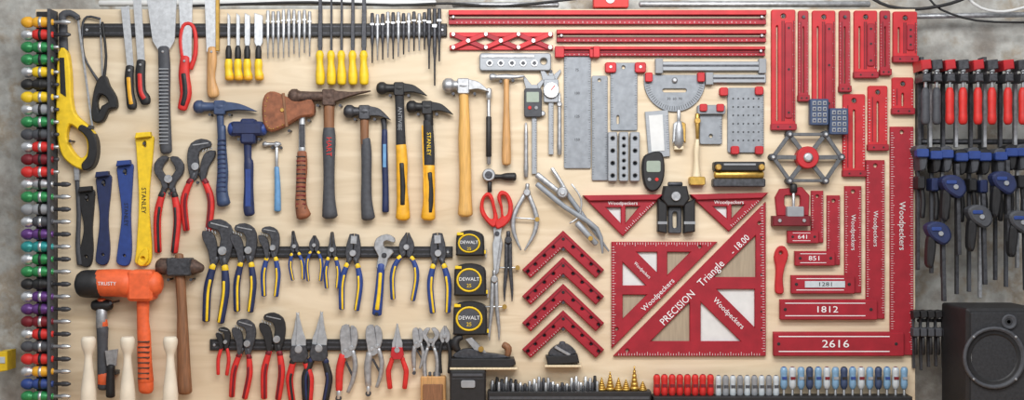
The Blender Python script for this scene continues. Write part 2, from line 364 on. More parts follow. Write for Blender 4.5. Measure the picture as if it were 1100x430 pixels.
# hatchet with leather sheath
o=O('hatchet'); o.P(cr([(286,103),(296,99),(312,106),(322,110),(336,108),(338,124),(324,127),(308,136),(292,142),(285,134),(283,118)],3),3,17,'leather',2)
for q in cr([(288,106),(285,120),(288,136),(294,139),(308,133)],3,False): o.C(q[0]+1.5,q[1],.8,16,17.6,'brass',8)
o.C(305,119,2.2,16,18.2,'brass'); o.bar(306,101,310,137,3,15,18,'brownwood')
o.T([(325,112,4),(325,140,3.6),(325,166,3.8)],10,'bright',.6)
o.B(323,134,328,158,11,13.4,'dsteel',.3)
pp=[(325,164,5),(325,180,6),(324,200,5.4),(324,220,6.4),(327,232,8)]; o.T(pp,10,'leather',.75,12)
for i in range(13): o.B(319.5,168+i*4.6,329.5,169.2+i*4.6,12,14.4,'maroon' if i%2 else 'black',.2)
o.done(); peg(312,141,14); peg(333,130,14)
o,d=hammer('framing_hammer',354,104,313,397,8,'rust',[('brownwood',.75,[(354,110,6),(354,140,5.6),(354,150,5.8)]),('charcoal',.75,[(354,138,6),(354,150,7.2),(354,170,6.4),(354,195,6),(354,215,6.8),(355,232,8.4)])],-5)
o.X('HART',354.5,158,8,d+5.6,'redrub',90); o.done()
o,d=hammer('claw_hammer',392,120,372,419,7,'dsteel',[('brownwood',.75,[(392,124,4.6),(392,150,4.4),(393,160,4.6)]),('charcoal',.75,[(393,150,5),(394,165,5.6),(394,190,5.4),(394,215,6),(396,234,7.4)])],9); o.done()
o=O('pry_bar'); o.T([(412,128,3.4),(413,142,2.6),(413,175,2.6)],5,'dsteel',.6); o.T([(413,140,3),(413,165,3.4),(414,200,3.4),(414,227,3.8)],5,'navy',.8); o.B(411.5,155,415,180,7,8.4,'sky',.2); o.done()
o,d=hammer('claw_hammer',429,95,407,458,6.6,'black',[('rubber',.75,[(429,98,5),(430,125,4.8),(431,160,5.4)]),('amber',.75,[(431,156,5.6),(432,175,6.2),(432,200,5.8),(433,218,6.6),(433,234,7.8)])],8)
o.T([(432,176,3),(433,200,3),(433,220,3.2)],d+3,'black',.8,8); o.X('ANTIVIBE',430,128,6,d+4.0,'grey',90); o.done()
o,d=hammer('claw_hammer',459,115,439,486,6.6,'black',[('black',.75,[(460,118,5),(461,135,4.8)]),('rubber',.75,[(460,130,5),(461,160,6),(461,180,6)]),('amber',.75,[(461,178,6.2),(461,200,6.6),(461,216,6.4),(460,234,7.8)])],8)
o.T([(462,186,3),(463,210,3),(462,228,3.2)],d+3,'black',.8,8); o.X('STANLEY',461,155,6,d+4.6,'yellow',90)
o.bar(454,135,457,232,1.6,d+1,d+4,'amber'); o.done()
o,d=hammer('claw_hammer',498,92,478,525,7.6,'steel',[('honey',.8,[(498,96,5),(499,120,5.4),(499,150,6.6),(500,185,6.4),(500,212,6.8),(500,230,8)])],7); o.done()
o=O('warrington_hammer'); o.T([(527,83,3.6),(531,83,3.6),(534,83,2.4),(544,83,3.4),(552,83,2.4),(563,82,1.4)],8,'steel',1,10,2)
o.T([(544,84,3),(544,110,3),(544,140,4.2),(544,168,5),(544,176,4.6)],8,'wood',.8); o.done(); peg(538,88,12); peg(551,87,12)
# ratchet
o=O('ratchet_wrench'); o.T([(525,96,3.4),(525,106,3.4)],6,'bright',sm=1); o.T([(525,106,2),(525,176,2.4)],6,'steel',sm=1,n=8)
o.T([(525,126,2.9),(525,168,3)],6,'black',sm=1); o.LD(525,188,[(6.6,1),(7,3),(7,9),(6,11)],'steel'); o.C(525,188,4,11,12.5,'dsteel')
o.T([(530,190,3),(538,190,2.6),(543,190,4),(553,190,4.4)],6,'black'); o.T([(526,196,2.4),(526,206,2.4)],6,'black',sm=1); o.done()
# ------------------------------------------------------------ calipers
def caliper(x,y0,y1,hy,dial):
    o=O('dial_caliper' if dial else 'digital_caliper'); o.B(x-2.6,y0,x+2.6,y1,2,4,'satin',.3); o.ticks(x+2.6,y0+6,x+2.6,y1-4,2.5,2.4,4.2,'black',.4)
    o.P([(x-12,hy-20),(x-10,hy-22),(x-3,hy-13),(x+4,hy-13),(x+4,hy-7),(x-3,hy-7),(x-9,hy-8)],2,5,'satin',.4)
    o.P([(x+3,hy-14),(x+10,hy-20),(x+11,hy-17),(x+5,hy-7)],2,4.4,'satin',.4)
    if dial:
        o.P(rr(x-8,hy-9,x+8,hy+16,2),1.5,6,'satin',.6); o.LD(x,hy+3,[(8.6,6),(8.6,9),(7.6,9.6),(7.4,9)],'bright'); o.C(x,hy+3,7.2,9,9.4,'white'); o.bar(x,hy+3,x+4,hy-2,.8,9.4,9.8,'redrub',bev=0)
    else:
        o.P(rr(x-11,hy-9,x+8,hy+22,2.5),1.5,8,'charcoal',1); o.P(rr(x-8.5,hy-5,x+5,hy+6,1),8,8.4,'lcd',.1); o.C(x-5,hy+12,2,8,9,'redrub'); o.C(x+2,hy+12,2,8,9,'grey')
    o.LD(x+9,hy+18,[(2,1),(3,3),(3,6),(2,7)],'steel',10); o.done(); peg(x,y0-1.5,4)
caliper(574,104,187,104,False)
caliper(592,78,166,94,True)
for x,y0,y1 in ((565,132,190),(601,100,166)):
    o=O('marking_scriber'); o.T([(x,y0,1.2),(x,y0+12,2.0),(x,y1-16,2.2),(x,y1-10,2.6),(x,y1,2.2)],4,'steel',sm=1,n=8); o.done()
# ------------------------------------------------------------ steel rules and grey guides
def plate(name,x0,y0,x1,y1,m,holes,d=3,tk=True):
    o=O(name); o.P(rr(x0,y0,x1,y1,1.5,2),0,d,m,.5,holes)
    if tk: o.ticks(x1-.6,y0+4,x1-.6,y1-4,2.6,2.6,d+.1,'black',.35); o.ticks(x0+.6,y1-4,x0+.6,y0+4,2.6,2.6,d+.1,'black',.35)
    return o
o=plate('steel_rule',606,52,635,181,'greyalu',[circ(620,58,2.0,10)]); 
for y in range(75,175,25): o.X(str(y),620,y,4,3.2,'black')
for x in (602,639): o.P(rr(x-6,51,x+4,62,2,2),0,8,'redb',.8)
o.done()
plate('steel_rule',636,81,653,194,'greyalu',[circ(644,86,1.8,10)]).done()
o=plate('steel_rule',656,67,685,140,'greyalu',[circ(670,72,2,10),slot(664,125,664,132,1.3)]); 
for x in (656,688): o.P(rr(x-6,67,x+6,78,2,2),0,7,'redb',.8); o.C(x,72,1.6,7,8,'white')
o.done()
for x,n in ((658,4),(670,6),(682,4)):
    o=O('drilling_guide_block'); hs=[circ(x,149+k*40/(n-1),2.2 if n<6 else 1.8,10) for k in range(n)]
    o.P(rr(x-5.2,142,x+5.0,195,1.5,2),1,9,'satin',.8,hs); o.B(x-4.5,143,x+4.5,194,0,2,'charcoal',.1)
    o.done()
# protractor
arc=[(725+33*math.cos(t),87+33*math.sin(t)) for t in [math.pi*i/24 for i in range(25)]]
o=O('steel_protractor'); o.P([(758,80)]+arc+[(692,80)],0,3,'greyalu',.5,[slot(714,97,736,97,2.0)])
for i in range(1,36):
    t=math.pi*i/36; q=barpts(725+31.5*math.cos(t),87+31.5*math.sin(t),725+27*math.cos(t),87+27*math.sin(t),.5); o.f([o.v(a,b,3.1) for a,b in q],'black')
o.LD(725,86,[(3,3),(3,5),(1.5,6)],'steel'); o.X('30  60  90',725,106,4,3.1,'black'); 
for x in (697,753): o.P(rr(x-4,78,x+4,88,1.5,2),0,8,'redb',.7)
o.done()
o=O('saddle_square'); o.P(rr(752,113,776,155,2,2),0,4,'greyalu',.5,[circ(764,146,2.0)]); o.P(rr(749,113,779,123,2,2),0,9,'greyalu',.8)
for x in (755,773): o.P(rr(x-4,112,x+4,120,1.5,2),8,12,'redb',.6)
o.ticks(776,126,776,152,2.5,3,4.1,'black',.4); o.done()
o=O('hole_template_plate'); o.P(rr(782,94,821,164,2,2),0,3.5,'greyalu',.5,[circ(788+5.5*i,106+9*j,.7,6) for i in range(6) for j in range(6)])
o.ticks(821,100,821,160,2.5,3,3.6,'black',.4)
for x,y in ((777,98),(815,97),(815,161),(789,161)): o.P(rr(x-4,y-4,x+5,y+5,2,2),0,8,'redb',.7)
o.done()
o=O('shelf_pin_jig'); o.P(rr(515,57,592,76,3,3),0,7,'satin',1,[circ(584,66,3.5)]); 
for h in range(5): o.P(circ(526+12*h,68,3.8,14),6,8.0,'bright',.3); o.C(526+12*h,68,2.2,8,8.4,'dsteel')
o.B(517,59,574,62,7,8,'steel',.2); o.done()
# ------------------------------------------------------------ red rail bars
def rail(name,x0,y0,x1,y1,split):
    o=O(name); h=y1-y0; o.B(x0,y0,x1,y1,0,4,'maroon',.6)
    o.B(x0,y0,x1,y0+h*.34,3,8,'redb',.5); o.B(x0+1,y0+h*.46,x1-1,y0+h*.56,4,5,'taupe' if split else 'red',.1); o.B(x0,y1-h*.3,x1,y1,3,6,'red',.4)
    o.ticks(x0+4,y1-h*.08,x1-4,y1-h*.08,5,-h*.14,6.1,'white',.4)
    for x in (x0+5,x1-5): o.C(x,(y0+y1)/2,1.6,4,9,'steel')
    o.done()
rail('straight_edge_rule',482,11,823,26,True)
rail('straight_edge_rule',598,32,823,45,True)
rail('straight_edge_rule',598,50,822,60,False)
o=O('story_stick'); o.B(705,66,823,76,0,6,'satin',.7); o.B(707,69.5,821,71.5,6,6.6,'dsteel',.1); 
for x in (708,819): o.P(rr(x-4,63,x+4,79,1,2),0,8,'grey',.6)
o.done()
o=O('story_stick'); o.B(762,80,823,89,0,6,'satin',.7); o.B(764,83,821,85,6,6.5,'dsteel',.1); o.B(758,78,766,91,0,8,'grey'); o.done()
o=O('stop_block'); o.P(rr(596,50,606,62,1,2),0,11,'redb'); o.P(rr(637,50,644,62,1,2),0,11,'redb'); o.done()
o=O('equal_spacing_lattice')
o.bar(483,37,594,37,5,0,4,'redb'); o.bar(483,51,594,51,5,0,4,'redb')
for i in range(3):
    a=487+i*35; o.bar(a,37,a+33,51,5,4,6,'red'); o.bar(a,51,a+33,37,5,6,8,'redb'); o.C(a+16,44,2.4,3,9.5,'bright')
    for yy in (37,51): o.C(a,yy,2.2,3,9,'bright')
for yy in (37,51): o.C(591,yy,2.4,3,9,'bright')
o.done()
# ------------------------------------------------------------ red template plates
def redplate(x0,y0,x1,y1,m='redb',slots=1,name='layout_template'):
    o=O(name); w=x1-x0; hs=[]
    if slots==2: hs=[slot(x0+w*.24,y0+18,x0+w*.24,y1-10,w*.035)]
    elif slots==1: hs=[slot(x0+w*.5,y0+18,x0+w*.5,y1-9,w*.05)]
    hs.append(circ(x0+w*.5,y0+7,min(2.6,w*.12),12))
    o.P(rr(x0,y0,x1,y1,2,3),0,4,m,.6,hs)
    if slots==2:
        for f in (.42,.5,.9): o.B(x0+w*f,y0+12,x0+w*f+1.2,y1-9,3.9,4.5,'maroon',.1)
        o.P(rr(x0+w*.56,y0+14,x0+w*.86,y1-12,1.5,2),4,5.6,'red',.5)
        for yy in (y0+20,(y0+y1)/2,y1-18): o.C(x0+w*.71,yy,1.3,5.6,6,'black',10,.1)
    else:
        o.B(x0+w*.2,y0+12,x0+w*.2+.9,y1-9,3.9,4.5,'maroon',.1)
    o.ticks(x1-.8,y0+10,x1-.8,y1-6,3.2,w*.09,4.1,'white',.35)
    if slots==1: o.ticks(x0+.8,y1-6,x0+.8,y0+10,3.2,w*.09,4.1,'white',.35)
    o.P(rr(x0-.8,y1-6,x1+.8,y1+1,1,2),0,7.5,'red',.6); o.C(x0+w*.25,y1-2.5,1,7.5,8,'black',8,.1); o.C(x0+w*.75,y1-2.5,1,7.5,8,'black',8,.1)
    o.done(); peg(x0+w*.5,y0+7,5)
for a in ((829,10,855,139,'redb',2),(858,11,869,108,'red',1),(873,11,898,129,'redb',2),(902,11,914,98,'red',1),(918,11,943,83,'redb',2),(946,11,957,80,'red',1),(960,12,986,66,'redb',2),
          (906,101,930,189,'redb',1),(933,92,954,161,'redb',1),(959,83,982,122,'redb',1)): redplate(*a)
for x0,y0 in ((868,107),(889,117)):
    o=O('marking_gauge_block'); o.P(rr(x0,y0,x0+20,y0+28,1.5,2),8,16,'steelblue',.8); o.B(x0+3,y0+3,x0+17,y0+25,0,8,'charcoal')
    for i in range(3):
        for j in range(4): o.B(x0+2.4+i*5.6,y0+2.4+j*6.2,x0+6.4+i*5.6,y0+6.8+j*6.2,16,17,'grey',.4); o.C(x0+4.4+i*5.6,y0+4.6+j*6.2,1.1,17,17.3,'navy',8,0)
    o.done()
# hex wheel
o=O('center_finding_hub'); vs=[(905,169),(887,143),(846,143),(827,169),(846,196),(887,196)]
inn=[(866+(x-866)*.87,169.5+(y-169.5)*.87) for x,y in vs]
o.P(vs,9,12,'hubgrey',.5,[inn])
for x,y in vs: o.bar(866,169.5,866+(x-866)*.93,169.5+(y-169.5)*.93,4.6,8,11,'hubgrey'); o.LD(866+(x-866)*.94,169.5+(y-169.5)*.94,[(3.8,0),(3.8,12),(3,13)],'charcoal'); o.C(866+(x-866)*.94,169.5+(y-169.5)*.94,1.8,13,14,'bright')
o.LD(866,169.5,[(12,0),(12,14),(11,15)],'redb'); o.LD(866,169.5,[(5,15),(5,17),(3,18)],'bright'); o.done()
# jig clamp
o=O('box_joint_jig'); o.P([(829,232),(869,232),(869,243),(829,243)],0,14,'maroon',1); o.P([(838,203),(862,201),(870,210),(869,232),(835,232),(833,212)],0,5,'red',.8,[rr(843,210,860,222,2)])
o.T([(852,199,4),(852,206,4)],8,'black',sm=1); o.T([(852,206,1.6),(852,232,1.6)],8,'bright',sm=1); o.P(rr(844,222,862,233,1.5),4,14,'grey'); o.C(836,237,2,14,15.5,'steel'); o.C(862,237,2,14,15.5,'steel'); o.done()
# ------------------------------------------------------------ L squares
def lsq(vx0,vy0,vx1,hx0,hy0,hy1,num,txt=None,name='machinist_try_square'):
    o=O(name); w=vx1-vx0; h=hy1-hy0
    o.P([(vx0,vy0),(vx1,vy0),(vx1,hy1),(hx0,hy1),(hx0,hy0),(vx0,hy0)],0,4,'red',.6,[circ((vx0+vx1)/2,vy0+6,min(2.2,w*.14),10)])
    o.P(rr(hx0-.5,hy0+.5,vx0+w*.55,hy1+.6,1.2,2),3,8.5,'red',.8)
    o.ticks(vx0+.6,hy0-1,vx0+.6,vy0+3,2.6,w*.16,4.1,'white',.3); o.ticks(vx1-.6,vy0+3,vx1-.6,hy1-3,2.6,w*.16,4.1,'white',.3)
    o.B(hx0+5,hy1-h*.20,vx0-2,hy1-h*.16,8.5,8.7,'white',.05); o.B(hx0+5,hy0+h*.16,vx0-2,hy0+h*.20,8.5,8.7,'white',.05)
    for x in (hx0+5,vx0+w*.2): o.C(x,(hy0+hy1)/2,min(1.8,h*.11),8.5,9,'black')
    if num: o.X(num,hx0+(vx0-hx0)*.5+3,(hy0+hy1)/2+.2,h*.46,8.8,'white',0,1.3)
    if txt: o.X('Woodpeckers',(vx0+vx1)/2,txt,9.5 if w>22 else 7,4.4,'offwhite',90,.95)
    o.done()
lsq(957,136,982,831,357,382,'2616',243)
lsq(931,172,951,838,322,343,'1812',246)
lsq(908,200,926,850,296,315,None,250)
lsq(889,210,903,854,270,285,'851')
lsq(872,205,885,846,248,261,'641')
o=O('aluminium_inlay_rule'); o.B(864,302,907,309,8.6,9.4,'clear',.2); o.X('1281',886,305.5,6,9.5,'black',0,1.4); o.done()
o=O('push_stick'); o.P(cr([(836,266),(843,265),(847,274),(843,288),(841,300),(842,314),(837,316),(833,312),(834,290),(832,276)],3),0,6,'redb',1,[circ(839,272,2,10)]); o.done()
# ------------------------------------------------------------ triangles
o=O('precision_triangle_square')
wA=[(812,253),(812,298),(767,298)]; wB=[(770,311),(811,311),(811,352)]; wB2=[(753,325),(753,367),(796,367)]; wC=[(741,325),(741,367),(699,367)]
o.P([(823,217),(823,383),(659,383)],0,5,'red',.7,[wA,wB,wB2,wC,circ(816,240,2,10),circ(674,377,2,10)])
for q,m in ((wA,'taupe'),(wC,'taupe'),(wB,'offwhite'),(wB2,'offwhite')): o.P(q,.2,1.2,m,0)
o.X('PRECISION',728,331,11,5.3,'white',-45,.9); o.X('Triangle',764,294,12,5.3,'white',-45,.9); o.X('- 18.00',795,263,10,5.3,'white',-45,.9)
o.X('Woodpeckers',783,337,8,5.3,'white',45,.95)
o.ticks(820,218,822.4,381,2.8,4,5.15,'white',.35); o.ticks(662,382.4,820,382.4,2.8,-4,5.15,'white',.35); 
for i in range(6): o.C(818,255+i*20,1,5,5.2,'black',8,0)
o.done()
o=O('precision_triangle_square')
vA=[(684,271),(706,271),(706,293)]; vA2=[(669,282),(669,307),(694,307)]; vB=[(717,271),(742,271),(717,296)]; vC=[(669,317),(695,317),(669,343)]
o.P([(657,260),(771,260),(657,375)],0,5,'red',.7,[vA,vA2,vB,vC,circ(752,265.5,2,10),circ(662.5,354,2,10)])
for q,m in ((vA,'offwhite'),(vA2,'offwhite'),(vB,'taupe'),(vC,'taupe')): o.P(q,.2,1.2,m,0)
o.X('Woodpeckers',690,290.5,5.0,5.3,'white',45,.8); o.X('Woodpeckers',707,317,8,5.3,'white',-45)
o.ticks(660,260.6,768,260.6,2.8,4,5.15,'white',.35); o.ticks(657.6,372,657.6,262,2.8,4,5.15,'white',.35); o.done()
for (ax,ay,bx,by,cx,cy) in ((627,212,711,211,669,254),(742,211,824,209,783,249)):
    o=O('pocket_triangle_square'); q=[(ax,ay),(bx,by),(cx,cy)]
    mx_=(ax+bx)/2
    w1=[(ax+24,ay+11),(mx_-2,ay+11),(mx_-2,cy-14)]; w2=[(mx_+3,by+11),(bx-24,by+11),(mx_+3,cy-14)]
    o.P(q,0,6,'red',.8,[w1,w2]); o.P(w1,.2,1.2,'offwhite',0); o.P(w2,.2,1.2,'taupe',0)
    o.P([(ax-1,ay-2),(bx+1,by-2),(bx-6,by+4),(ax+6,ay+4)],0,10,'red',.8)
    o.X('Woodpeckers',mx_,ay+6.5,5.5,6.3,'white'); o.ticks(bx-7,by+6,cx+1,cy-3,2.6,3,6.2,'white',.4); o.done()
# black angle clamp
o=O('angle_clamp'); o.P([(713,200),(737,200),(740,214),(734,222),(716,222),(710,214)],0,14,'black',1.5); o.P([(706,214),(716,219),(716,251),(706,249)],0,12,'black',1.2); o.P([(746,214),(734,219),(734,251),(746,249)],0,12,'black',1.2)
o.P(rr(718,222,732,251,2),0,7,'charcoal',1,[slot(725,230,725,243,2.4)]); o.B(706,238,716,241,12,12.6,'grey',.1); o.B(734,238,746,241,12,12.6,'grey',.1); o.C(725,211,5,14,17,'steel'); o.T([(718,198,2.5),(732,198,2.5)],8,'dsteel',sm=1); o.done()
# digital angle gauge
o=O('digital_angle_gauge'); o.P([(693,120),(718,118),(720,168),(697,170)],1,4,'satin',.4); o.P([(697,124),(712,123),(714,162),(700,163)],4,4.6,'offwhite',.2); o.ticks(718,122,719,164,2.5,3,4.1,'black',.4)
o.P(cr([(694,166),(708,163),(713,172),(713,190),(708,202),(700,206),(693,201),(690,188),(690,174)],3),0,11,'black',1.6); o.P(rr(694,173,709,185,2),11,11.5,'lcd',.1); o.C(697,193,2,11,12,'grey'); o.C(705,193,2,11,12,'redrub'); o.done()
# small brass/steel tools
o=O('router_bit'); o.T([(729,119,2),(729,132,2)],8,'bright',sm=1); o.T([(729,132,4),(729,140,5.4),(729,152,5.8),(729,157,4),(729,160,2)],8,'steel',sm=1,n=12); o.P([(723,133),(726,131),(727,150),(722,154)],6,11,'bright'); o.P([(736,133),(732,131),(732,150),(736,154)],6,11,'brass'); o.B(724,157,734,161,0,10,'palewood'); o.done()
o=O('spring_center_punch'); o.T([(749,123,2.6),(749,136,2.2),(749,150,1.6)],7,'brass',sm=1); o.T([(749,150,1.8),(748,160,3.2),(748,172,2.8),(748,186,4.2),(748,190,5)],7,'palewood',sm=2,n=12); o.P(rr(740,190,757,199,2),0,12,'gold'); o.C(749,130,3.2,4,10,'brass'); o.done()
o=O('honing_guide'); o.P(rr(766,174,820,184,2),0,16,'black',1.2); o.T([(768,188,4.4),(818,188,4.4)],10,'gold',sm=1,n=12); o.P(rr(765,192,821,201,2),0,14,'dsteel',1.2)
for x in (770,816): o.LD(x,180,[(3.4,14),(3.4,19),(2.4,20)],'brass')
o.B(776,176,810,178,16,16.6,'grey',.1); o.done()
# ------------------------------------------------------------ chevron clamping squares
for i in range(4):
    ay=248+i*28.6; o=O('clamping_square')
    q=[(605,ay),(649,ay+42),(640,ay+51),(605,ay+18),(570,ay+51),(561,ay+42)]
    hs=[]
    for sg in (-1,1):
        for t in (.3,.52,.74,.92): hs.append(circ(605+sg*(44*t-2.5),ay+9+42*t-4,1.9,10))
    o.P(q,1,7,'red',.9,hs); 
    for h in hs: o.C(sum(p[0] for p in h)/10,sum(p[1] for p in h)/10,2.2,0,1.6,'dsteel',10,0)
    o.bar(563,ay+44.5,604,ay+5.5,1,7,7.4,'maroon',bev=.1); o.bar(647,ay+44.5,606,ay+5.5,1,7,7.4,'maroon',bev=.1)
    o.ticks(568,ay+49,604,ay+16,3,2,7.1,'white',.35); o.C(605,ay+9,1.7,7,7.6,'black')
    o.done()
    peg(605,ay+20,7)
# ------------------------------------------------------------ dividers / scissors
o=O('tailor_scissors')
o.P(cr([(517,214),(523,207),(529,210),(532,222),(535,236),(531,244),(524,240),(516,228)],3),3,10,'redrub',1.4,[cr([(520,215),(524,211),(528,219),(530,234),(525,234),(520,225)],3)])
o.P(cr([(537,222),(534,212),(538,205),(546,208),(551,220),(549,234),(543,242),(534,246),(532,238),(538,233)],3),3,11,'redrub',1.4,[cr([(538,211),(543,211),(546,220),(545,230),(541,232),(540,222)],3)])
o.P([(529,238),(536,242),(540,262),(536,292),(533,296),(531,262)],3,5,'steel',.5); o.P([(540,238),(534,244),(529,262),(530,288),(532,296),(537,262)],5,7,'bright',.5); o.C(534,251,2.6,4,9,'dsteel'); o.done()
def divider(name,x,y,L,sp,m='steel',rot=0,curved=0,r=2):
    o=O(name,x,y,rot,1,1,2)
    o.LD(0,0,[(3.6,0),(4,3),(4,7),(3,8)],m,14); o.T([(0,-9,2.2),(0,-3,2.2)],4,m,sm=1)
    for s_ in (-1,1):
        if curved: o.T([(s_*2,2,r),(s_*(sp+5),L*.4,r*1.2),(s_*(sp+4),L*.7,r),(s_*2,L,r*.4)],4,m,.5)
        else: o.T([(s_*2,2,r),(s_*sp*.55,L*.45,r*1.1),(s_*sp,L*.8,r*.8),(s_*sp,L,r*.25)],4,m,.6)
    o.T([(-sp-5,L*.45,.9),(sp+7,L*.45,.9)],4,'bright',sm=1,n=6); o.LD(sp+6,L*.45,[(2.6,2),(2.6,6)],'brass',10)
    return o.done()
divider('spring_divider',546,258,66,4,'dsteel')
divider('spring_divider',531,300,66,5,'steel')
divider('outside_caliper',566,207,62,7,'steel',4,1,2.2)
o=O('wing_compass')
o.T([(593,181,2.2),(606,202,2.4),(606,208,2.0)],6,'bright'); o.T([(606,204,2.6),(622,226,2.6),(654,270,1.0)],6,'greyalu',.6); o.T([(600,206,2.6),(592,200,3),(577,188,3.4)],8,'steel',.5)
o.T([(577,198,2.8),(606,222,2.8),(641,246,2.6),(647,272,1)],10,'greyalu',.6); o.LD(604,207,[(6,3),(6.4,6),(6.4,11),(4.6,13)],'steel'); o.C(604,207,2.6,13,15,'bright')
o.T([(614,198,1),(624,214,1),(622,232,1),(612,240,1)],9,'bright'); o.T([(620,240,3.4),(640,262,3)],10,'satin',.6); o.LD(634,256,[(2.6,10),(2.6,15)],'brass',10); o.done()
# ------------------------------------------------------------ tape measures
for x0,y0,x1,y1 in ((490,248,520,275),(488,284,522,318),(487,325,523,360)):
    o=O('tape_measure',comp=14); w,h=x1-x0,y1-y0
    o.P(cr([(x0+2,y0+3),(x0+w*.5,y0-.5),(x1-2,y0+4),(x1,y0+h*.5),(x1,y1-1),(x1-3,y1),(x0+2,y1),(x0,y1-4),(x0,y0+h*.4)],3),0,16,'black',1.8)
    o.P(circ((x0+x1)/2-1,(y0+y1)/2,w*.40,24,h*.38),15,17.5,'yellow',.8,[circ((x0+x1)/2-1,(y0+y1)/2,w*.34,24,h*.32)])
    o.P(circ((x0+x1)/2-1,(y0+y1)/2,w*.33,24,h*.31),15,17,'charcoal',.4)
    o.X('DEWALT',(x0+x1)/2-1,(y0+y1)/2-1,w*.16,17.3,'white'); o.X('25',(x0+x1)/2-1,(y0+y1)/2+6,w*.16,17.3,'yellow')
    o.B(x1-2,y1-6,x1+2,y1-2,2,14,'yellow',.5); o.B(x1+1.5,y1-7,x1+2.6,y1+2,3,13,'steel',.2); o.B(x0+1,y0+2,x0+8,y0+5,2,18,'yellow',.5); o.done()
# ------------------------------------------------------------ hand planes
o=O('bench_plane'); o.P([(485,384),(552,384),(554,390),(548,393),(484,393)],0,22,'black',1); o.P(cr([(490,384),(494,376),(506,374),(520,378),(536,380),(546,384)],3),6,16,'dsteel',1)
o.P([(500,364),(507,362),(524,380),(517,384)],7,15,'steel',.6); o.T([(492,376,3.4),(489,370,4.6),(491,364,4),(496,362,3)],11,'black'); o.T([(545,382,3),(546,374,4),(541,370,3.6)],11,'brownwood'); o.LD(517,374,[(3,15),(3,19)],'brass',10)
o.done()
o=O('block_plane'); o.P([(586,382),(620,380),(622,389),(588,391)],0,16,'black',1); o.P(cr([(590,382),(594,373),(604,369),(612,371),(618,380)],3),3,13,'dsteel',1); o.T([(604,374,4),(604,368,3.4)],8,'charcoal',sm=1); o.bar(596,372,612,381,3,12,15,'steel'); o.done()
for a in ((484,393.2,556,395.5,22),(585,391.2,624,393.5,17)):
    o=O('plane_shelf'); o.B(a[0],a[1],a[2],a[3],0,a[4],'palewood',.3); o.done()
# ------------------------------------------------------------ pry bars left
def prybar(x,y0,y1,w,m,bend=0,lab=None):
    o=O('flat_pry_bar'); 
    pts=cr([(x-w*.5,y0+2),(x+w*.45,y0),(x+w*.5,y0+14),(x+w*.30+bend,(y0+y1)/2),(x+w*.42,y1-16),(x+w*.2,y1),(x-w*.55,y1-2),(x-w*.5,y1-18),(x-w*.30+bend,(y0+y1)/2),(x-w*.5,y0+16)],4)
    o.P(pts,1,5,m,.8,[slot(x,y0+7,x,y0+11,1.4),circ(x-1,y1-10,1.6,8)])
    o.P([(x-w*.5,y0+3),(x+w*.45,y0+1),(x+w*.42,y0-4),(x-w*.42,y0-3)],4,12,m,.8)
    if lab: o.X(lab,x+bend,(y0+y1)/2,w*.38,5.3,'black',90)
    o.done(); peg(x,y0+8,6)
prybar(93,204,286,15,'black',1); prybar(111,188,284,15,'navy'); prybar(134,176,285,16,'blue',1,'STANLEY'); prybar(155,146,285,18,'yellow',-1,'STANLEY')
o=O('nail_cat_paw'); o.T([(82,190,2.4),(84,230,2.4),(83,262,2.6),(85,284,3.0)],4,'charcoal',.7); o.P([(79,176),(86,178),(85,194),(80,194)],2,7,'steel',.5); o.done()
o=O('brass_hook_rule'); o.P(cr([(151,272),(158,266),(160,278),(154,286),(148,283)],3),5,9,'yellow',1,[circ(154,278,2.3,10)]); o.done()
